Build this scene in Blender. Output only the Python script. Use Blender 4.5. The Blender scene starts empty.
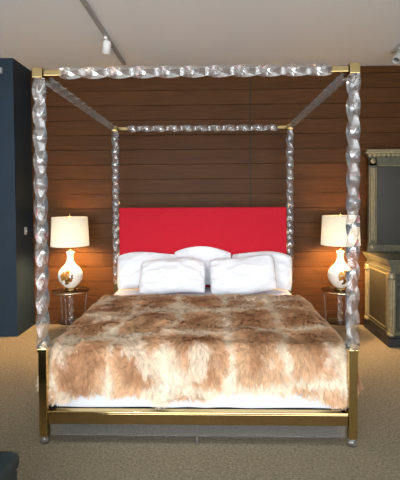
import bpy, math, random
import numpy as np
from mathutils import Vector, Matrix
random.seed(4); rng=np.random.default_rng(7)
C=bpy.context.scene.collection
bpy.context.scene.view_settings.view_transform='Standard'

# ------------------------------------------------------------ helpers
def tag(o,label=None,cat=None,group=None,kind=None):
    if label:o["label"]=label
    if cat:o["category"]=cat
    if group:o["group"]=group
    if kind:o["kind"]=kind
    return o
class MB:
    def __init__(s): s.v=[];s.f=[];s.sm=[];s.sharp=[]
    def add(s,vs,fs,smooth=False):
        b=len(s.v); s.v+= [tuple(p) for p in vs]; s.f+=[tuple(b+i for i in f) for f in fs]; s.sm+=[smooth]*len(fs); return s
    def box(s,x0,x1,y0,y1,z0,z1,b=0.0):
        if b<=0:
            v=[(x0,y0,z0),(x1,y0,z0),(x1,y1,z0),(x0,y1,z0),(x0,y0,z1),(x1,y0,z1),(x1,y1,z1),(x0,y1,z1)]
            f=[(0,3,2,1),(4,5,6,7),(0,1,5,4),(1,2,6,5),(2,3,7,6),(3,0,4,7)]
            return s.add(v,f)
        import bmesh
        bm=bmesh.new(); bmesh.ops.create_cube(bm,size=1)
        for q in bm.verts:
            q.co=Vector(((x0+x1)/2+q.co.x*(x1-x0),(y0+y1)/2+q.co.y*(y1-y0),(z0+z1)/2+q.co.z*(z1-z0)))
        bmesh.ops.bevel(bm,geom=list(bm.edges),offset=b,segments=3,profile=0.5,affect='EDGES')
        bm.verts.index_update()
        s.add([q.co[:] for q in bm.verts],[[w.index for w in f.verts] for f in bm.faces],False); bm.free(); return s
    def lathe(s,prof,c=(0,0,0),n=32,axis='z',smooth=True,cap=True):
        vs=[];fs=[]
        for r,z in prof:
            for i in range(n):
                a=2*math.pi*i/n
                p=(r*math.cos(a),r*math.sin(a),z)
                if axis=='x': p=(p[2],p[0],p[1])
                if axis=='y': p=(p[1],p[2],p[0])
                vs.append((p[0]+c[0],p[1]+c[1],p[2]+c[2]))
        m=len(prof)
        for j in range(m-1):
            for i in range(n):
                k=(i+1)%n
                fs.append((j*n+i,j*n+k,(j+1)*n+k,(j+1)*n+i))
        s.add(vs,fs,smooth)
        if cap:
            b=len(s.v)-len(vs)
            if prof[0][0]>1e-5: s.f.append(tuple(b+i for i in range(n-1,-1,-1))); s.sm.append(False)
            if prof[-1][0]>1e-5: s.f.append(tuple(b+(m-1)*n+i for i in range(n))); s.sm.append(False)
        return s
    def cyl(s,c,r,h,n=24,axis='z',r2=None):
        return s.lathe([(r,0),(r if r2 is None else r2,h)],c,n,axis)
    def sph(s,c,r,n=16,sz=1.0):
        return s.lathe([(max(r*math.sin(math.pi*i/8),1e-6),-r*sz*math.cos(math.pi*i/8)) for i in range(9)],c,n,cap=False)
    def twist(s,p0,p1,h,quarter=0.15,nseg=None,phase=0.0,flat=1.0):
        p0=Vector(p0);p1=Vector(p1);d=p1-p0;L=d.length;d.normalize()
        up=Vector((0,0,1)) if abs(d.z)<.9 else Vector((0,1,0))
        a=d.cross(up).normalized(); b=a.cross(d).normalized()
        ring=[];A=1.25*h;Bq=1.25*h*flat
        for (x0,y0,x1,y1) in((A,-Bq,A,Bq),(A,Bq,-A,Bq),(-A,Bq,-A,-Bq),(-A,-Bq,A,-Bq)):
            ring.append((x0,y0))
            for t in(.33,.67):
                ring.append(((x0*(1-t)+x1*t),(y0*(1-t)+y1*t)))
        n=len(ring); ns=nseg or int(L/0.005)
        vs=[];fs=[]
        for j in range(ns+1):
            t=j/ns; th=phase+t*L/quarter*math.pi/2; q=p0+d*(L*t)
            for (x,y) in ring:
                X=x*math.cos(th)-y*math.sin(th);Y=x*math.sin(th)+y*math.cos(th)
                vs.append((q+a*X+b*Y)[:])
        for j in range(ns):
            for i in range(n):
                k=(i+1)%n; fs.append((j*n+i,j*n+k,(j+1)*n+k,(j+1)*n+i))
        b0=len(s.v); s.add(vs,fs,True); s.sharp.append((b0,len(s.v),n))
        s.f.append(tuple(b0+i for i in range(n-1,-1,-1)));s.sm.append(False)
        s.f.append(tuple(b0+ns*n+i for i in range(n)));s.sm.append(False)
        return s
    def obj(s,name,mat,parent=None,loc=(0,0,0),**k):
        me=bpy.data.meshes.new(name); me.from_pydata(s.v,[],s.f); me.update()
        me.polygons.foreach_set('use_smooth',s.sm)
        import bmesh
        bm=bmesh.new(); bm.from_mesh(me); bmesh.ops.recalc_face_normals(bm,faces=bm.faces)
        if s.sharp:
            for e in bm.edges:
                i,j=sorted((e.verts[0].index,e.verts[1].index))
                for (b0,b1,n) in s.sharp:
                    if b0<=i<b1 and j-i==n and (i-b0)%3==0: e.smooth=False
        bm.to_mesh(me); bm.free()
        me.materials.append(mat)
        o=bpy.data.objects.new(name,me); C.objects.link(o); o.location=loc
        if parent: o.parent=parent
        tag(o,**k); return o
def empty(name,loc,**k):
    o=bpy.data.objects.new(name,None); o.empty_display_size=.1; C.objects.link(o); o.location=loc; tag(o,**k); return o
def copytree(src,loc,rotz=None,**k):
    kids={}
    for o in list(C.objects):
        if o.parent: kids.setdefault(o.parent.name,[]).append(o)
    def rec(o,par):
        n=o.copy(); C.objects.link(n)
        if par is not None: n.parent=par
        for c in kids.get(o.name,[]): rec(c,n)
        return n
    n=rec(src,None); n.location=loc
    if rotz is not None: n.rotation_euler[2]=rotz
    tag(n,**k); return n

# ------------------------------------------------------------ materials
def newmat(n):
    m=bpy.data.materials.new(n); m.use_nodes=True
    return m,m.node_tree.nodes,m.node_tree.links,m.node_tree.nodes['Principled BSDF']
def simple(n,col,rough=.5,metal=0,trans=0,ior=1.45,noise=0.0,scale=20,bump=0.0,sheen=0,emis=None,es=0):
    m,N,L,B=newmat(n)
    B.inputs['Base Color'].default_value=(*col,1);B.inputs['Roughness'].default_value=rough
    B.inputs['Metallic'].default_value=metal;B.inputs['Transmission Weight'].default_value=trans;B.inputs['IOR'].default_value=ior
    if sheen:B.inputs['Sheen Weight'].default_value=sheen
    if emis: B.inputs['Emission Color'].default_value=(*emis,1);B.inputs['Emission Strength'].default_value=es
    if noise or bump:
        tc=N.new('ShaderNodeTexCoord');nt=N.new('ShaderNodeTexNoise');nt.inputs['Scale'].default_value=scale;nt.inputs['Detail'].default_value=5
        L.new(tc.outputs['Object'],nt.inputs['Vector'])
        if noise:
            r=N.new('ShaderNodeValToRGB')
            r.color_ramp.elements[0].position=.3;r.color_ramp.elements[1].position=.7
            r.color_ramp.elements[0].color=(*[c*(1-noise) for c in col],1);r.color_ramp.elements[1].color=(*[min(1,c*(1+noise)) for c in col],1)
            L.new(nt.outputs['Fac'],r.inputs['Fac']);L.new(r.outputs['Color'],B.inputs['Base Color'])
        if bump:
            b=N.new('ShaderNodeBump');b.inputs['Strength'].default_value=bump;b.inputs['Distance'].default_value=.01
            L.new(nt.outputs['Fac'],b.inputs['Height']);L.new(b.outputs['Normal'],B.inputs['Normal'])
    return m
brass=simple('polished_brass',(.66,.48,.21),.12,1,noise=.05,scale=6)
brassd=simple('aged_brass',(.36,.26,.12),.15,1,noise=.08,scale=6)
bronze=simple('mirror_brass',(.58,.42,.20),.12,1,noise=.06,scale=6)
chrome=simple('polished_nickel',(.8,.74,.62),.12,1)
def acrylmat(name,tr,blend,grough,dif):
    m,N,L,B=newmat(name);out=N['Material Output']
    B.inputs['Base Color'].default_value=(1,1,1,1);B.inputs['Roughness'].default_value=.0
    B.inputs['Transmission Weight'].default_value=1;B.inputs['IOR'].default_value=1.45
    t=N.new('ShaderNodeBsdfTransparent');t.inputs['Color'].default_value=(.98,.98,.98,1)
    g=N.new('ShaderNodeBsdfGlossy');g.inputs['Roughness'].default_value=grough
    m1=N.new('ShaderNodeMixShader');m1.inputs[0].default_value=tr
    L.new(B.outputs[0],m1.inputs[1]);L.new(t.outputs[0],m1.inputs[2])
    fr=N.new('ShaderNodeLayerWeight');fr.inputs['Blend'].default_value=blend
    m2=N.new('ShaderNodeMixShader');L.new(fr.outputs['Fresnel'],m2.inputs[0])
    L.new(m1.outputs[0],m2.inputs[1]);L.new(g.outputs[0],m2.inputs[2])
    d=N.new('ShaderNodeBsdfDiffuse');d.inputs['Color'].default_value=(.95,.95,.97,1)
    m3=N.new('ShaderNodeMixShader');m3.inputs[0].default_value=dif
    L.new(m2.outputs[0],m3.inputs[1]);L.new(d.outputs[0],m3.inputs[2]);L.new(m3.outputs[0],out.inputs['Surface'])
    return m
acryl=acrylmat('clear_acrylic',.86,.34,.12,.05)
acrylr=acrylmat('clear_acrylic_rail',.82,.34,.14,.12)
acrylc=acrylmat('clear_acrylic_sheet',.92,.14,.04,.03)
glass=acrylmat('glass_top',.70,.14,.02,.0)
red=simple('red_upholstery',(.52,.002,.018),.85,noise=.10,scale=120,bump=.12,sheen=.03)
white=simple('white_cotton',(.80,.81,.86),.85,noise=.01,scale=30,bump=.05,sheen=.05)
mattw=simple('mattress_ticking',(.80,.79,.77),.9,noise=.04,scale=40,bump=.1)
navy=simple('dark_navy_wall_paint',(.009,.024,.042),.6,noise=.15,scale=2)
darkw=simple('dark_brown_wall_paint',(.05,.034,.022),.7,noise=.15,scale=2)
ceilm=simple('ceiling_plaster',(.91,.935,.95),.9,noise=.01,scale=2)
whitepl=simple('white_enamel',(.85,.84,.82),.5,noise=.02)
greyen=simple('grey_enamel',(.42,.41,.40),.45,noise=.02)
black=simple('black_metal',(.02,.02,.02),.4,noise=.1)
darkbrown=simple('brown_joint_strip',(.016,.007,.003),.6,noise=.1)
teal=simple('dark_teal_leather',(.02,.035,.04),.45,noise=.2,scale=30,bump=.2)
olive=simple('antique_olive_paint',(.090,.082,.050),.4,noise=.2,scale=14,bump=.05)
gilt=simple('worn_gilding',(.29,.235,.13),.38,.4,noise=.2,scale=25,bump=.05)
darkpanel=simple('dark_green_panel',(.036,.034,.022),.4,noise=.2,scale=9)
mirror=simple('mirror_glass',(.26,.26,.24),.04,1)
greyp=simple('grey_plastic',(.35,.36,.37),.5,noise=.03)

def carpet():
    m,N,L,B=newmat('beige_loop_carpet')
    tc=N.new('ShaderNodeTexCoord')
    n2=N.new('ShaderNodeTexVoronoi');n2.inputs['Scale'].default_value=85
    n3=N.new('ShaderNodeTexNoise');n3.inputs['Scale'].default_value=60;n3.inputs['Detail'].default_value=3
    for n in(n2,n3):L.new(tc.outputs['Object'],n.inputs['Vector'])
    r=N.new('ShaderNodeValToRGB');r.color_ramp.elements[0].position=.28;r.color_ramp.elements[1].position=.74
    r.color_ramp.elements[0].color=(.205,.170,.115,1);r.color_ramp.elements[1].color=(.355,.300,.215,1)
    L.new(n3.outputs['Fac'],r.inputs['Fac'])
    mx=N.new('ShaderNodeMixRGB');mx.blend_type='MULTIPLY';mx.inputs['Fac'].default_value=.40
    r2=N.new('ShaderNodeValToRGB');r2.color_ramp.elements[0].color=(1,1,1,1);r2.color_ramp.elements[1].color=(.45,.45,.45,1)
    L.new(n2.outputs['Distance'],r2.inputs['Fac']);L.new(r.outputs['Color'],mx.inputs['Color1']);L.new(r2.outputs['Color'],mx.inputs['Color2'])
    L.new(mx.outputs['Color'],B.inputs['Base Color']);B.inputs['Roughness'].default_value=1
    B.inputs['Specular IOR Level'].default_value=.1
    b=N.new('ShaderNodeBump');b.inputs['Strength'].default_value=.4;b.inputs['Distance'].default_value=.008;b.invert=True
    L.new(n2.outputs['Distance'],b.inputs['Height']);L.new(b.outputs['Normal'],B.inputs['Normal'])
    return m
def wood():
    m,N,L,B=newmat('brown_wood_planks')
    tc=N.new('ShaderNodeTexCoord');sp=N.new('ShaderNodeSeparateXYZ');L.new(tc.outputs['Object'],sp.inputs[0])
    dv=N.new('ShaderNodeMath');dv.operation='DIVIDE';dv.inputs[1].default_value=PL;L.new(sp.outputs['Z'],dv.inputs[0])
    fl=N.new('ShaderNodeMath');fl.operation='FLOOR';L.new(dv.outputs[0],fl.inputs[0])
    wn=N.new('ShaderNodeTexWhiteNoise');wn.noise_dimensions='1D';L.new(fl.outputs[0],wn.inputs['W'])
    mp=N.new('ShaderNodeMapping');mp.inputs['Scale'].default_value=(1.6,1,34);L.new(tc.outputs['Object'],mp.inputs['Vector'])
    ad=N.new('ShaderNodeVectorMath');ad.operation='ADD';L.new(mp.outputs[0],ad.inputs[0])
    sc=N.new('ShaderNodeVectorMath');sc.operation='SCALE';sc.inputs['Scale'].default_value=9;L.new(wn.outputs['Color'],sc.inputs[0]);L.new(sc.outputs[0],ad.inputs[1])
    nt=N.new('ShaderNodeTexNoise');nt.inputs['Scale'].default_value=1.6;nt.inputs['Detail'].default_value=6;nt.inputs['Distortion'].default_value=.3
    L.new(ad.outputs[0],nt.inputs['Vector'])
    r=N.new('ShaderNodeValToRGB');r.color_ramp.elements[0].position=.2;r.color_ramp.elements[1].position=.8
    r.color_ramp.elements[0].color=(.054,.0205,.0062,1);r.color_ramp.elements[1].color=(.106,.0425,.0128,1)
    L.new(nt.outputs['Fac'],r.inputs['Fac'])
    hs=N.new('ShaderNodeHueSaturation');L.new(r.outputs['Color'],hs.inputs['Color'])
    mr=N.new('ShaderNodeMapRange');mr.inputs['To Min'].default_value=.92;mr.inputs['To Max'].default_value=1.08
    L.new(wn.outputs['Value'],mr.inputs['Value']);L.new(mr.outputs[0],hs.inputs['Value'])
    L.new(hs.outputs['Color'],B.inputs['Base Color']);B.inputs['Roughness'].default_value=.45
    B.inputs['Specular IOR Level'].default_value=.10
    b=N.new('ShaderNodeBump');b.inputs['Strength'].default_value=.05;b.inputs['Distance'].default_value=.005
    L.new(nt.outputs['Fac'],b.inputs['Height']);L.new(b.outputs['Normal'],B.inputs['Normal'])
    return m
PL=0.185
def lampbody():
    m,N,L,B=newmat('white_porcelain_with_flowers')
    tc=N.new('ShaderNodeTexCoord')
    v=N.new('ShaderNodeTexVoronoi');v.inputs['Scale'].default_value=26
    n=N.new('ShaderNodeTexNoise');n.inputs['Scale'].default_value=22;n.inputs['Detail'].default_value=2
    L.new(tc.outputs['Object'],v.inputs['Vector']);L.new(tc.outputs['Object'],n.inputs['Vector'])
    sp0=N.new('ShaderNodeSeparateXYZ');L.new(tc.outputs['Object'],sp0.inputs[0])
    def mth(op,a,b=None):
        k=N.new('ShaderNodeMath');k.operation=op
        for i,x in enumerate((a,b)):
            if x is None: continue
            if isinstance(x,(int,float)): k.inputs[i].default_value=x
            else: L.new(x,k.inputs[i])
        return k.outputs[0]
    x2=mth('POWER',mth('ABSOLUTE',mth('SUBTRACT',sp0.outputs['X'],-.008)),2)
    z2=mth('POWER',mth('ABSOLUTE',mth('MULTIPLY',mth('SUBTRACT',sp0.outputs['Z'],.165),.85)),2)
    rad_=mth('SQRT',mth('ADD',x2,z2))
    wob=mth('ADD',rad_,mth('MULTIPLY',mth('SUBTRACT',n.outputs['Fac'],.5),.13))
    inside=mth('LESS_THAN',wob,.066)
    petals=mth('LESS_THAN',v.outputs['Distance'],.68)
    fac=mth('MULTIPLY',inside,petals)
    r=N.new('ShaderNodeValToRGB');e=r.color_ramp.elements
    r.color_ramp.interpolation='CONSTANT'
    e[0].color=(.32,.10,.02,1);e[1].position=.6;e[1].color=(.13,.06,.015,1);k=e.new(.35);k.color=(.42,.22,.04,1)
    sp=N.new('ShaderNodeSeparateColor');L.new(v.outputs['Color'],sp.inputs[0]);L.new(sp.outputs[0],r.inputs['Fac'])
    mx=N.new('ShaderNodeMixRGB');mx.inputs['Color1'].default_value=(.88,.88,.88,1);L.new(fac,mx.inputs['Fac']);L.new(r.outputs['Color'],mx.inputs['Color2'])
    L.new(mx.outputs['Color'],B.inputs['Base Color']);B.inputs['Roughness'].default_value=.15
    return m
def shademat(n,tr,tcol,e0,e1):
    m,N,L,B=newmat(n)
    out=N['Material Output']
    B.inputs['Base Color'].default_value=(.7,.66,.56,1);B.inputs['Roughness'].default_value=.9
    tc=N.new('ShaderNodeTexCoord');g=N.new('ShaderNodeSeparateXYZ');L.new(tc.outputs['Object'],g.inputs[0])
    mr=N.new('ShaderNodeMapRange');mr.inputs['From Min'].default_value=.53;mr.inputs['From Max'].default_value=.86
    mr.inputs['To Min'].default_value=e0;mr.inputs['To Max'].default_value=e1;L.new(g.outputs['Z'],mr.inputs['Value'])
    w=N.new('ShaderNodeTexNoise');w.inputs['Scale'].default_value=80;L.new(tc.outputs['Object'],w.inputs['Vector'])
    b=N.new('ShaderNodeBump');b.inputs['Strength'].default_value=.1;L.new(w.outputs['Fac'],b.inputs['Height']);L.new(b.outputs['Normal'],B.inputs['Normal'])
    B.inputs['Emission Color'].default_value=(1,.89,.64,1)
    L.new(mr.outputs[0],B.inputs['Emission Strength'])
    t=N.new('ShaderNodeBsdfTranslucent');t.inputs['Color'].default_value=(*tcol,1)
    mx=N.new('ShaderNodeMixShader');mx.inputs[0].default_value=tr
    L.new(B.outputs[0],mx.inputs[1]);L.new(t.outputs[0],mx.inputs[2]);L.new(mx.outputs[0],out.inputs['Surface'])
    return m
def furmat():
    m,N,L,B=newmat('goat_fur')
    a=N.new('ShaderNodeAttribute');a.attribute_name='furcol'
    L.new(a.outputs['Color'],B.inputs['Base Color']);B.inputs['Roughness'].default_value=.6
    B.inputs['Specular IOR Level'].default_value=.2
    return m
carpetm=carpet();woodm=wood();lampm=lampbody()
shadem=shademat('lit_linen_shade',.10,(.6,.53,.38),.55,.34);diffm=shademat('added_diffuser_cloth',.60,(.95,.85,.68),.0,.0);furm=furmat()  # diffm is for the disc added to spread the bulb light

# ------------------------------------------------------------ room
WY=2.62; CZ=3.23
MB().box(-4.2,4.2,-7,WY+.2,-.1,0).obj('floor',carpetm,kind='structure')
MB().box(-4.2,4.2,-7,WY+.2,CZ,CZ+.1).obj('ceiling',ceilm,kind='structure')
w=MB(); w.box(-2.6,4.2,WY+.03,WY+.2,0,CZ)
n=int(CZ/PL)+1
for i in range(n):
    z0=i*PL+.002; z1=min((i+1)*PL-.002,CZ)
    if z1>z0+.01: w.box(-2.6,4.2,WY,WY+.04,z0,z1,.0025)
w.obj('wall_back',woodm,kind='structure')
MB().box(-4.2,-2.17,WY-.48,WY-.001,0,CZ).obj('wall_left_return',navy,kind='structure')
MB().box(-4.3,-4.2,-7,WY,0,CZ).obj('wall_left',navy,kind='structure')
MB().box(4.2,4.3,-7,WY,0,CZ).obj('wall_right',darkw,kind='structure')
MB().box(.589,.601,WY-.006,WY-.0005,1.35,CZ,.001).obj('trim_1',darkbrown,kind='structure')

# ------------------------------------------------------------ bed
BW=1.0; BL=2.15
bed=empty('canopy_bed',(0,0,0),label="four-poster canopy bed with twisted clear acrylic posts and brass fittings",cat="bed")
RZ=2.405
def post(x,y,ph):
    p=MB()
    p.box(x-.027,x+.027,y-.027,y+.027,.05,.61,.005)
    o=p.obj('canopy_post',brass,bed,label="slim polished brass lower post")
    MB().box(x-.031,x+.031,y-.031,y+.031,.605,.632,.004).obj('post_collar',brass,o)
    MB().box(x-.033,x+.033,y-.033,y+.033,RZ-.033,RZ+.033,.004).obj('corner_block',brassd,o)
    MB().twist((x,y,.631),(x,y,RZ-.032),.0245,.150,phase=ph,flat=1).obj('twisted_shaft',acryl,o,label="twisted clear acrylic shaft")
    MB().lathe([(.024,.051),(.028,.050),(.028,.003),(.025,0.0)],(x,y,0),28).obj('post_foot',acryl,o,label="short cylindrical clear acrylic foot")
post(-BW,0,0.2);post(BW,0,.7);post(-BW,BL,.4);post(BW,BL,1.0)
def rail(p0,p1,ax,mat):
    p0=Vector(p0);p1=Vector(p1);d=(p1-p0).normalized();s=.15
    o=MB().twist(p0+d*(s-.01),p1-d*(s-.01),.021,.160,flat=1).obj('canopy_rail',mat,bed,label="twisted clear acrylic canopy rail")
    h=.019
    for q,sg in((p0,1),(p1,-1)):
        m=MB()
        a=q+d*sg*.034;b=q+d*sg*s
        x0,x1=sorted((a.x,b.x));y0,y1=sorted((a.y,b.y))
        if ax=='x': m.box(x0,x1,y0-h,y1+h,RZ-h,RZ+h,.004)
        else: m.box(x0-h,x1+h,y0,y1,RZ-h,RZ+h,.004)
        m.obj('rail_sleeve',brassd,o,label="square brass sleeve")
rail((-BW,0,RZ),(BW,0,RZ),'x',acryl);rail((-BW,BL,RZ),(BW,BL,RZ),'x',acryl)
rail((-BW,0,RZ),(-BW,BL,RZ),'y',acrylr);rail((BW,0,RZ),(BW,BL,RZ),'y',acrylr)
m=MB();m.box(-.972,.972,-.014,.016,.132,.203,.003)
o=m.obj('bed_rail',bronze,bed,label="polished brass rail face")
MB().box(-.972,.972,-.020,.03,.203,.218,.005).obj('rail_cap',brass,o)
MB().box(-1.018,-.982,.028,BL-.028,.125,.218,.004).obj('bed_rail',brassd,bed)
MB().box(.982,1.018,.028,BL-.028,.125,.218,.004).obj('bed_rail',brassd,bed)
MB().box(-.965,.965,BL-.018,BL+.018,.125,.218,.004).obj('bed_rail',brassd,bed)
MB().box(-.955,-.008,-.006,.006,.050,.131,.003).obj('lower_rail',acrylc,bed,label="clear acrylic lower strip")
MB().box(.008,.955,-.006,.006,.050,.131,.003).obj('lower_rail',acrylc,bed,label="clear acrylic lower strip")
MB().box(-.007,.007,-.010,.010,0,.131,.002).obj('center_leg',acryl,bed,label="slim clear acrylic centre leg")
MB().box(-.012,.012,1.0,1.03,0,.17,.003).obj('center_leg',brass,bed)
MB().box(-.98,.98,.06,BL-.06,.165,.195).obj('slat_platform',black,bed)
m=MB();m.box(-.958,.958,BL-.045,BL+.04,.30,1.50,.018);m.obj('headboard',red,bed,label="red upholstered rectangular headboard")

m=MB();m.box(-.92,.92,.11,BL-.06,.196,.40,.03);m.box(-.92,.92,.11,BL-.06,.39,.572,.05)
m.obj('mattress',mattw,label="white mattress and box spring in the bed frame",cat="mattress")

# ---- numpy noise
def vnoise(x,y,seed):
    r=np.random.default_rng(seed).random((64,64))
    xi=np.floor(x).astype(int);yi=np.floor(y).astype(int);fx=x-xi;fy=y-yi
    fx=fx*fx*(3-2*fx);fy=fy*fy*(3-2*fy)
    g=lambda a,b:r[a%64,b%64]
    return (g(xi,yi)*(1-fx)+g(xi+1,yi)*fx)*(1-fy)+(g(xi,yi+1)*(1-fx)+g(xi+1,yi+1)*fx)*fy
def fbm(x,y,seed,o=3):
    s=0;a=.5;t=0
    for i in range(o):
        s=s+a*vnoise(x*2**i,y*2**i,seed+i);t+=a;a*=.5
    return s/t
def drape(s,t,W,y0,R,ztop,flare,rip=0.0):
    s=np.asarray(s,float);t=np.asarray(t,float)
    e=np.sign(s)*np.maximum(np.abs(s)-W,0);f=-np.maximum(y0-t,0)
    r=np.hypot(e,f)+1e-9;dx=e/r;dy=f/r
    q=R*math.pi/2
    ang=np.minimum(r/R,math.pi/2)
    over=np.maximum(r-q,0)
    tang=np.where(np.abs(dx)>np.abs(dy),t,s)
    fold=rip*np.minimum(over/.15,1)*np.sin(tang*17+2*np.sin(tang*5.3))
    out=R*np.sin(ang)+over*flare+fold
    dn=R*(1-np.cos(ang))+over
    x=np.clip(s,-W,W)+dx*out;y=np.maximum(t,y0)+dy*out
    return np.stack([x,y,ztop-dn],-1),r
def gridmesh(P,mask):
    ny,nx=P.shape[:2]
    idx=np.arange(nx*ny).reshape(ny,nx)
    F=np.stack([idx[:-1,:-1],idx[:-1,1:],idx[1:,1:],idx[1:,:-1]],-1)
    ok=mask[:-1,:-1]&mask[:-1,1:]&mask[1:,1:]&mask[1:,:-1]
    return P.reshape(-1,3),F[ok]
S,T=np.meshgrid(np.linspace(-1.33,1.33,180),np.linspace(-.33,2.08,160))
P,r=drape(S,T,.925,.095,.03,.588,.008,.005)
P[...,2]+=.012*(fbm(S*5,T*5,31)-.5)*(r<.01)
sheetv,sheetf=gridmesh(P,(r<.402))
me=bpy.data.meshes.new('bed_sheet');me.from_pydata(sheetv.tolist(),[],sheetf.tolist());me.update()
me.polygons.foreach_set('use_smooth',[True]*len(me.polygons));me.materials.append(white)
o=bpy.data.objects.new('bed_sheet',me);C.objects.link(o);tag(o,label="white cotton sheet draped over the mattress",cat="bed sheet")
# fur throw
FW,FY,FR,FZ,FL=.930,.14,.105,.622,.07
def fpos(s,t):
    P,r=drape(s,t,FW,FY,FR,FZ,FL,.018)
    P[...,2]+=(.060*(fbm(s*2.9+9,t*3.1+5,11)-.38)+.026*(fbm(s*9,t*9,12)-.5))*np.exp(-r*8)
    P[...,0]+=np.sign(s)*.03*(fbm(s*2+3,t*6,14)-.5)*np.minimum(r*6,1)
    return P,r
def hem(s,t):
    return .382+.20*(fbm(s*4+20,t*4+20,17,4)-.5)
def backedge(s): return 1.50+.12*(fbm(s*3.2+7,s*0+3,19)-.5)
def pelt(s,t):
    ws=s+.12*(fbm(s*3+1,t*3,41)-.5)+.06*(fbm(s*11,t*9,42)-.5)
    wt=t+.20*(fbm(s*3+7,t*3+3,43)-.5)+.07*(fbm(s*12,t*12,44)-.5)
    u=(ws+1.40)/.40
    col=np.floor(u)
    h0=np.sin(col*37.7)*4375.5;h0=h0-np.floor(h0)
    v=(wt+.45+.5*h0)/.56
    row=np.floor(v);fu=u-col-.5;fv=v-row-.5
    ed=np.minimum((.5-np.abs(fu)),(.5-np.abs(fv))*1.5)
    h=np.sin(col*12.9+row*78.2)*43758.5;h=h-np.floor(h)
    return fu,fv,ed,h
def sst(a,b,x):
    x=np.clip((x-a)/(b-a),0,1);return x*x*(3-2*x)
def furcolor(s,t):
    fu,fv,ed,h=pelt(s,t)
    n1=fbm(s*6+3,t*5,51)-.5;n2=fbm(s*22,t*12,52)-.5;n3=fbm(s*55,t*30,53,2)-.5
    seam=1-sst(.03,.16,ed+.24*n1+.15*n2+.08*n3)
    patch=sst(.57,.66,fbm(s*4.6+11,t*3.8+2,57)+.14*n2+.06*n3)
    lt=np.clip(seam*.9+patch*.75,0,1)
    core=sst(.22,.42,ed+.34*n1+.30*n2+.20*n3+.12*(h-.5))
    cream=np.array([.90,.76,.60]);tan=np.array([.70,.43,.25]);br=np.array([.42,.195,.09])
    c=tan*(1-.80*core[...,None])+br*(.80*core[...,None])
    c=c*(1+.45*n2[...,None])
    return c*(1-lt[...,None])+cream*lt[...,None]
S,T=np.meshgrid(np.linspace(-1.50,1.50,220),np.linspace(-.46,1.62,170))
P,r=fpos(S,T)
bv,bf=gridmesh(P,(r<hem(S,T))&(T<backedge(S)))
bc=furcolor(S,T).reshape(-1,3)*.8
N=450000
s=rng.uniform(-1.50,1.50,N);t=rng.uniform(-.46,1.62,N)
_,r=fpos(s,t);ok=(r<hem(s,t))&(t<backedge(s));s=s[ok];t=t[ok]
def frame(s,t):
    p0,_=fpos(s,t);e=.004
    ds=(fpos(s+e,t)[0]-p0);dt=(fpos(s,t+e)[0]-p0)
    ds/=np.linalg.norm(ds,axis=1)[:,None];dt/=np.linalg.norm(dt,axis=1)[:,None]
    nr=np.cross(ds,dt);nr/=np.linalg.norm(nr,axis=1)[:,None]
    return p0,ds,dt,nr
def hsh(a,b,k):
    x=np.sin(a*127.1+b*311.7+k*74.7)*43758.5453;return x-np.floor(x)
CS=.018
ci=np.floor(s/CS);cj=np.floor(t/CS)
cs_=(ci+.15+.7*hsh(ci,cj,1))*CS;ct=(cj+.15+.7*hsh(ci,cj,2))*CS
p0,ds,dt,nr=frame(s,t)
pc,cds,cdt,cnr=frame(cs_,ct)
fu,fv,ed,h=pelt(cs_,ct)
fx=fu*1.2+2.3*(fbm(cs_*8,ct*8,61)-.5)+.9*(hsh(ci,cj,3)-.5);fy=-.65+2.1*(fbm(cs_*7+5,ct*7,62)-.5)+fv*.5+.9*(hsh(ci,cj,4)-.5)
cg=cds*fx[:,None]+cdt*fy[:,None];cg/=np.linalg.norm(cg,axis=1)[:,None]
fx=fx+rng.normal(0,.2,len(s));fy=fy+rng.normal(0,.2,len(s))
g=ds*fx[:,None]+dt*fy[:,None];g/=np.linalg.norm(g,axis=1)[:,None]
ln=rng.uniform(.028,.056,len(s));cl=.038+.017*hsh(ci,cj,5)
lift=.18+.62*fbm(s*11,t*11,63)+rng.normal(0,.09,len(s))
wd=rng.uniform(.0009,.0016,len(s))
sd=np.cross(g,nr)
sag=np.zeros_like(p0);sag[:,2]=-ln*.12
mid=p0+(g*.45+nr*(lift*.5)[:,None])*ln[:,None]
tip=p0+(g*1.0+nr*(lift*.56)[:,None])*ln[:,None]+sag
ctip=pc+(cg*1.0+cnr*.34)*cl[:,None]+sag
tip=tip*.52+ctip*.48;mid=mid*.82+(pc*.5+ctip*.5)*.18
sw=sd*wd[:,None]
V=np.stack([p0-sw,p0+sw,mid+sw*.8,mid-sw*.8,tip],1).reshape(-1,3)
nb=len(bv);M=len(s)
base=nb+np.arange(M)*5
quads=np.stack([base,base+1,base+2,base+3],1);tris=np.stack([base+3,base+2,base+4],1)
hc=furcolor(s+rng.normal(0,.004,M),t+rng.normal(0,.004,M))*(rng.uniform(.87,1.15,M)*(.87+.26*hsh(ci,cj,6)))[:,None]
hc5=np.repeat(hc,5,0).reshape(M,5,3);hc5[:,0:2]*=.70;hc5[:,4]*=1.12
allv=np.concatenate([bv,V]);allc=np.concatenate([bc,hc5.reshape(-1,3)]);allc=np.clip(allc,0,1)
me=bpy.data.meshes.new('fur_throw')
q=np.concatenate([bf,quads]);loops=np.concatenate([q.ravel(),tris.ravel()]).astype(np.int32)
nq=len(q);nt=len(tris)
ls=np.concatenate([np.arange(nq)*4,nq*4+np.arange(nt)*3]).astype(np.int32)
me.vertices.add(len(allv));me.vertices.foreach_set('co',allv.astype(np.float32).ravel())
me.loops.add(len(loops));me.loops.foreach_set('vertex_index',loops)
me.polygons.add(nq+nt);me.polygons.foreach_set('loop_start',ls)
me.polygons.foreach_set('use_smooth',np.ones(nq+nt,dtype=bool))
me.update(calc_edges=True)
at=me.attributes.new('furcol','FLOAT_COLOR','POINT')
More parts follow.
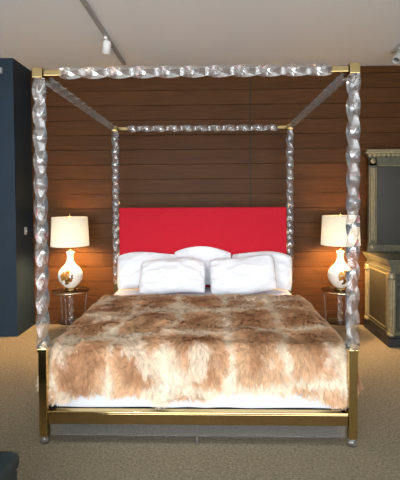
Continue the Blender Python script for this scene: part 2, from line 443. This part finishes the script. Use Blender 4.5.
at.data.foreach_set('color',np.concatenate([allc,np.ones((len(allc),1))],1).astype(np.float32).ravel())
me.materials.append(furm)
o=bpy.data.objects.new('fur_throw',me);C.objects.link(o)
tag(o,label="brown and cream patchwork goat fur throw spread over the bed",cat="blanket")

# ------------------------------------------------------------ pillows
def pillow(w,h,th,loc,tilt,rz,roll,seed,label):
    n=60
    a=np.linspace(-1,1,n);U,Vv=np.meshgrid(a,a)
    ed=(1-np.abs(U)**2.8)*(1-np.abs(Vv)**2.8)
    tk=th/2*np.clip(ed,0,1)**.5
    rg=1-np.abs(2*fbm(U*1.7+seed,Vv*2.0+seed*.7,seed,2)-1)
    cr=.034*(rg**3-.3)*(.40+.8*np.abs(U*Vv))+.026*(fbm(U*1.3+3,Vv*1.3+seed,seed+5,2)-.5)
    # rounded corners
    cp=1-.07*(U*U*Vv*Vv)**1.5
    X=U*w/2*cp*(1-.04*(1-Vv**2)*np.abs(U)**3);Y=Vv*h/2*cp*(1-.07*(1-U**2)*np.abs(Vv)**3)
    Y=Y+.020*np.sin(U*2.5+seed)-.035*U*U*(Vv>0)*Vv
    e0=np.clip(ed*4,0,1)
    tk=tk*(1-.2*Vv)
    top=np.stack([X,Y,(tk+cr*e0)],-1);bot=np.stack([X,Y,(-tk+cr*.4*e0)],-1)
    i=np.arange(n*n).reshape(n,n)
    F=np.stack([i[:-1,:-1],i[:-1,1:],i[1:,1:],i[1:,:-1]],-1).reshape(-1,4)
    vs=np.concatenate([top.reshape(-1,3),bot.reshape(-1,3)])
    F=np.concatenate([F,F[:,::-1]+n*n])
    me=bpy.data.meshes.new('pillow');me.from_pydata(vs.tolist(),[],F.tolist())
    import bmesh
    bm=bmesh.new();bm.from_mesh(me);bmesh.ops.remove_doubles(bm,verts=bm.verts,dist=.0005);bm.to_mesh(me);bm.free()
    me.polygons.foreach_set('use_smooth',[True]*len(me.polygons));me.materials.append(white)
    o=bpy.data.objects.new('pillow',me);C.objects.link(o)
    o.matrix_world=Matrix.Translation(loc)@Matrix.Rotation(rz,4,'Z')@Matrix.Rotation(tilt,4,'X')@Matrix.Rotation(roll,4,'Z')
    tag(o,label=label,cat="pillow",group="white pillows on the bed");return o
rad=math.radians
pillow(.72,.45,.14,(-.60,1.97,.805),rad(65),rad(3),rad(3),3,"white cotton pillow leaning against the red headboard")
pillow(.68,.46,.09,(.00,2.035,.83),rad(80),0,rad(-1),8,"upright white cotton pillow standing against the red headboard")
pillow(.70,.45,.14,(.65,1.97,.805),rad(65),rad(-3),rad(-4),13,"white cotton pillow leaning against the red headboard")
pillow(.72,.43,.16,(-.31,1.76,.785),rad(52),rad(4),rad(-3),19,"white cotton pillow propped on another pillow beside the fur throw")
pillow(.72,.45,.16,(.43,1.76,.80),rad(55),rad(-6),rad(5),24,"white cotton pillow tilted on another pillow beside the fur throw")

# ------------------------------------------------------------ side tables & lamps
def side_table(loc,label):
    e=empty('side_table',loc,label=label,cat="side table",group="round bedside tables")
    H=.52
    MB().lathe([(.215,H-.012),(.215,H)],(0,0,0),48).obj('table_top',glass,e,label="round clear glass top")
    MB().lathe([(.216,H-.012),(.219,H-.012),(.219,H+.001),(.216,H+.001),(.216,H-.012)],(0,0,0),48,cap=False).obj('top_rim',chrome,e)
    MB().lathe([(.15,.14),(.15,.150)],(0,0,0),40).obj('lower_shelf',glass,e,label="small round clear glass shelf")
    MB().lathe([(.03,H-.06),(.05,H-.0125)],(0,0,0),24).obj('mounting_plate',brassd,e)
    MB().twist((0,0,.150),(0,0,H-.055),.018,.10,flat=1).obj('twisted_stem',acryl,e,label="twisted clear acrylic stem")
    for i in range(3):
        a=2*math.pi*i/3+.5
        m=MB();vs=[];fs=[];k=12;prof=[(.17,0),(.165,.08),(.162,.145),(.165,.25),(.178,.40),(.19,H-.013)]
        for (rr,z) in prof:
            for j in range(k):
                w=2*math.pi*j/k
                vs.append(((rr+.009*math.cos(w))*math.cos(a)-.009*math.sin(w)*math.sin(a),(rr+.009*math.cos(w))*math.sin(a)+.009*math.sin(w)*math.cos(a),z))
        for q_ in range(len(prof)-1):
            for j in range(k):
                fs.append((q_*k+j,q_*k+(j+1)%k,(q_+1)*k+(j+1)%k,(q_+1)*k+j))
        fs.append(tuple(range(k)));fs.append(tuple((len(prof)-1)*k+j for j in range(k)))
        m.add(vs,fs,True);m.obj('leg',acryl,e,label="slim clear acrylic leg")
    return e
def lamp(loc,label):
    e=empty('table_lamp',loc,label=label,cat="lamp",group="matching bedside table lamps")
    MB().lathe([(.065,0),(.07,.008),(.065,.018),(.052,.024),(.052,.03)],(0,0,0),36).obj('lamp_base',brassd,e)
    pr=[(.05,.03),(.064,.038),(.10,.072),(.132,.118),(.146,.165),(.144,.20),(.126,.24),(.092,.278),(.062,.31),(.045,.345),(.038,.39),(.042,.43),(.048,.45),(.034,.46)]
    MB().lathe(pr,(0,0,0),48).obj('lamp_body',lampm,e,label="white porcelain gourd body painted with orange flowers")
    MB().lathe([(.025,.458),(.026,.468),(.014,.475),(.012,.49),(.018,.50),(.018,.53),(.01,.54),(.006,.56),(.004,.885)],(0,0,0),20).obj('lamp_neck',brass,e)
    t=.003
    MB().lathe([(.222,.53),(.206,.87),(.206-t,.87),(.222-t,.53),(.222,.53)],(0,0,0),56,cap=False).obj('lamp_shade',shadem,e,label="lit cream linen drum shade")
    MB().lathe([(.012,.845),(.203,.845),(.203,.848),(.012,.848),(.012,.845)],(0,0,0),48,cap=False,smooth=False).obj('added_diffuser',diffm,e,label="white cloth diffuser disc")  # unseen disc, added to keep canopy rail shadows off the ceiling
    m=MB()
    for i in range(3):
        a=i*2*math.pi/3
        m.twist((0,0,.862),(.203*math.cos(a),.203*math.sin(a),.862),.0016,1,nseg=2)
    m.obj('shade_spider',brass,e)
    MB().lathe([(.003,.865),(.012,.872),(.014,.885),(.006,.895),(.009,.905),(.001,.915)],(0,0,0),16).obj('finial',brass,e)
    MB().sph((0,0,.66),.032,16,1.3).obj('light_bulb',simple('bulb_glow',(1,.9,.7),.5,emis=(1,.75,.42),es=8),e)
    l=bpy.data.lights.new('bulb_light','POINT');l.energy=125;l.color=(1,.62,.27);l.shadow_soft_size=.10
    lo=bpy.data.objects.new('bulb_light',l);C.objects.link(lo);lo.parent=e;lo.location=(0,0,.69)
    return e
LX,RX,TY=-1.58,1.61,2.27
t1=side_table((LX,TY,0),"round clear glass bedside table with acrylic legs under a lit lamp")
l1=lamp((LX,TY,.5215),"lit porcelain table lamp with cream drum shade on glass side table")
copytree(t1,(RX,TY,0),.4)
copytree(l1,(RX,TY,.5215),.12)

# ------------------------------------------------------------ cabinet & mirror
cx0,cx1,cy0,cy1=1.97,3.15,1.80,2.56
cab=empty('dresser_cabinet',((cx0+cx1)/2,(cy0+cy1)/2,0),label="antique olive and gilt painted cabinet with fluted columns",cat="cabinet")
off=(-(cx0+cx1)/2,-(cy0+cy1)/2,0)
def cobj(m,n,mat,par=cab,**k):
    o=m.obj(n,mat,par,**k)
    if par is cab:o.location=off
    return o
m=MB();m.box(cx0+.05,cx1-.05,cy0+.05,cy1,.10,.86,.004)
for z in(.14,.80): m.box(cx0+.035,cx1-.035,cy0+.035,cy1,z-.015,z+.015,.004)
cobj(m,'cabinet_body',olive)
m=MB();m.box(cx0,cx1,cy0,cy1,.905,.94,.008);m.box(cx0+.02,cx1-.02,cy0+.02,cy1,.88,.905,.005);m.box(cx0+.035,cx1-.035,cy0+.035,cy1,.86,.88,.004)
for k in range(13): m.box(cx0+.022,cx0+.036,cy0+.04+k*.055,cy0+.065+k*.055,.862,.882,.002)
cobj(m,'cabinet_top',olive)
m=MB();m.box(cx0+.015,cx1-.015,cy0+.015,cy1,.0,.09,.006);m.box(cx0+.03,cx1-.03,cy0+.03,cy1,.09,.115,.005)
cobj(m,'plinth',black)
def column(x,y):
    m=MB();n=40;vs=[];R=.036
    m.lathe([(.042,.115),(.045,.13),(.038,.15)],(x,y,0),24)
    for z in(.15,.72):
        for i in range(n):
            a=2*math.pi*i/n;r=R*(.80 if i%4 in(1,2) else 1)
            vs.append((x+r*math.cos(a),y+r*math.sin(a),z))
    m.add(vs,[(i,(i+1)%n,n+(i+1)%n,n+i) for i in range(n)])
    m.lathe([(.036,.72),(.044,.735),(.044,.75),(.038,.77),(.046,.79)],(x,y,0),24)
    cobj(m,'fluted_column',gilt)
column(cx0+.055,cy0+.055);column(cx1-.055,cy0+.055);column(cx0+.045,cy1-.07)
m=MB();m.box(cx0+.038,cx0+.05,cy0+.13,cy1-.13,.18,.76,.004);cobj(m,'side_panel',darkpanel)
m=MB()
for(a,b,c,d)in((cy0+.12,cy0+.134,.17,.77),(cy1-.134,cy1-.12,.17,.77),(cy0+.12,cy1-.12,.17,.184),(cy0+.12,cy1-.12,.756,.77)):
    m.box(cx0+.030,cx0+.05,a,b,c,d,.003)
cobj(m,'side_moulding',gilt)
for i in range(2):
    a=cx0+.11+i*.49;b=a+.47
    m=MB();m.box(a,b,cy0+.035,cy0+.05,.17,.66,.004)
    d=cobj(m,'cabinet_door',darkpanel)
    m=MB()
    for(p,q,r_,s_)in((a+.03,a+.042,.20,.63),(b-.042,b-.03,.20,.63),(a+.03,b-.03,.20,.212),(a+.03,b-.03,.618,.63)):
        m.box(p,q,cy0+.027,cy0+.036,r_,s_,.002)
    m.obj('door_moulding',gilt,d)
    m=MB().sph(((b-.02 if i==0 else a+.02),cy0+.02,.42),.014);m.obj('door_knob',brass,d)
    m=MB();m.box(a,b,cy0+.033,cy0+.05,.68,.78,.004);d=cobj(m,'drawer',darkpanel)
    m=MB().sph(((a+b)/2,cy0+.018,.73),.015);m.obj('drawer_knob',brass,d)
mx0,mx1,my=2.01,3.05,2.50
FWd=.10
mir=empty('wall_mirror',((mx0+mx1)/2,my,.942),label="tall mirror in ornate antique gilt frame standing on the cabinet",cat="mirror")
mo=(-(mx0+mx1)/2,-my,-.942)
def mobj(m,n,mat,**k):
    o=m.obj(n,mat,mir,**k);o.location=mo;return o
m=MB()
m.box(mx0,mx0+FWd,my-.03,my+.02,.96,2.08,.006);m.box(mx1-FWd,mx1,my-.03,my+.02,.96,2.08,.006)
m.box(mx0,mx1,my-.03,my+.02,1.98,2.10,.006);m.box(mx0-.01,mx1+.01,my-.04,my+.02,.942,1.03,.006)
mobj(m,'mirror_frame',olive)
m=MB();m.box(mx0-.02,mx1+.02,my-.05,my+.03,2.10,2.125,.005);m.box(mx0-.045,mx1+.045,my-.075,my+.03,2.125,2.155,.006);m.box(mx0-.03,mx1+.03,my-.06,my+.03,2.155,2.18,.006)
for k in range(20): m.box(mx0-.02+k*.055,mx0+.01+k*.055,my-.070,my-.045,2.092,2.124,.002)
mobj(m,'cornice',gilt)
def bead(pts):
    m=MB()
    for p in pts:m.sph(p,.0085,8)
    mobj(m,'bead_moulding',gilt)
for x in(mx0+.012,mx0+FWd-.01,mx1-FWd+.01,mx1-.012): bead([(x,my-.032,1.06+k*.0168) for k in range(54)])
bead([(mx0+.115+k*.0168,my-.032,1.985) for k in range(48)])
for x in(mx0+FWd/2,mx1-FWd/2):
    m=MB()
    for q_ in(-.016,0,.016): m.box(x+q_-.005,x+q_+.005,my-.037,my-.028,1.08,1.96,.003)
    mobj(m,'pilaster_strip',gilt)
    for z in(1.0,2.04):
        m=MB();m.lathe([(.035,0),(.03,-.012),(.02,-.006),(.012,-.018),(.001,-.02)],(x,my-.03,z),16,'y');mobj(m,'rosette',gilt)
MB().box(mx0+FWd-.004,mx1-FWd+.004,my-.012,my-.004,1.025,1.985).obj('mirror_glass',mirror,mir).location=mo

# ------------------------------------------------------------ track lights
def track(x,y0,y1,heads,label,hm):
    e=empty('track_light',(x,(y0+y1)/2,CZ),label=label,cat="track light")
    yc=(y0+y1)/2
    m=MB();m.box(-.020,.020,y0-yc,y1-yc,-.030,-.001,.003);m.obj('track_rail',greyen,e)
    for (y,tx,ty,tz,en) in heads:
        yy=y-yc
        m=MB();m.box(-.016,.016,yy-.05,yy+.05,-.050,-.029,.003);m.cyl((0,yy,-.090),.008,.045,12)
        d=Vector((tx-x,ty-y,tz-(CZ-.13))).normalized()
        prof=[(.018,-.07),(.034,-.065),(.04,-.04),(.042,.055),(.038,.055),(.030,.03)]
        b=MB().lathe(prof,(0,0,0),24,cap=False);b.lathe([(.001,-.069),(.02,-.07)],n=24,cap=False)
        rot=d.to_track_quat('Z','Y').to_matrix()
        b.v=[tuple(rot@Vector(v)+Vector((0,yy,-.125))) for v in b.v]
        h=m.obj('lamp_bracket',hm,e)
        b.obj('spot_head',hm,h)
        l=bpy.data.lights.new('spot','SPOT');l.energy=en;l.color=(1,.92,.80);l.spot_size=rad(56);l.spot_blend=.8;l.shadow_soft_size=.035
        lo=bpy.data.objects.new('spot',l);C.objects.link(lo)
        lo.matrix_world=Matrix.Translation(Vector((x,y,CZ-.125))+d*.06)@d.to_track_quat('-Z','Y').to_matrix().to_4x4()
track(-.93,-1.8,2.38,[(1.52,-1.4,2.5,.6,8),(-.9,-.3,.9,.6,75),(-1.5,-.2,1.7,.6,35)],"white ceiling track with one spotlight head plus two added out of view",whitepl)  # last two heads are added out of view to brighten fur and pillows
track(2.12,-1.5,2.1,[(1.95,1.2,1.2,1.9,4),(-.6,.5,1.0,.6,70)],"grey ceiling track with a spotlight head near the mirror plus one added out of view",greyen)  # second head is unseen, added to brighten the bed

o=MB().box(-.001,.012,-.03,.03,-.045,.045,.004).obj('thermostat',greyp,loc=(-2.17,WY-.23,1.22),label="small grey thermostat on the dark wall beside the paneling",cat="thermostat")
MB().box(.011,.016,-.012,.012,-.012,.012,.002).obj('thermostat_dial',whitepl,o)
o=MB().box(-.05,.05,-.05,.002,-.035,.035,.008).obj('wall_speaker',greyp,loc=(-2.33,WY-.48,3.08),label="small grey speaker box high on the dark wall",cat="speaker")

e=empty('ottoman',(-1.12,-.98,0),label="dark teal leather ottoman on the carpet",cat="ottoman")
MB().box(-.30,.30,-.22,.22,.08,.33,.02).obj('ottoman_body',teal,e)
MB().box(-.31,.31,-.23,.23,.325,.41,.03).obj('seat_cushion',teal,e)
for i,(x,y)in enumerate(((-.25,-.17),(.25,-.17),(-.25,.17),(.25,.17))):
    MB().cyl((x,y,0),.015,.09,12,r2=.022).obj('leg',black,e)

# ------------------------------------------------------------ lights
def area(loc,target,sx,sy,en,col):
    l=bpy.data.lights.new('daylight','AREA');l.shape='RECTANGLE';l.size=sx;l.size_y=sy;l.energy=en;l.color=col
    o=bpy.data.objects.new('daylight',l);C.objects.link(o)
    d=Vector(target)-Vector(loc);o.matrix_world=Matrix.Translation(loc)@d.to_track_quat('-Z','Y').to_matrix().to_4x4()
area((-.3,-6.6,1.55),(-.1,0,2.3),7.6,3.0,590,(.91,.965,1))
W=bpy.data.worlds.new('World');bpy.context.scene.world=W;W.use_nodes=True
W.node_tree.nodes['Background'].inputs[0].default_value=(.80,.91,1,1);W.node_tree.nodes['Background'].inputs[1].default_value=1.1

# ------------------------------------------------------------ camera
cd=bpy.data.cameras.new('camera');cam=bpy.data.objects.new('camera',cd);C.objects.link(cam)
cd.sensor_fit='VERTICAL';cd.sensor_height=36;cd.lens=423/480*36
cd.shift_y=-29/480
cam.location=(.10,-2.71,1.594)
cam.rotation_euler=(rad(90-1.6),rad(.35),rad(1.5))
cd.clip_start=.05
bpy.context.scene.camera=cam
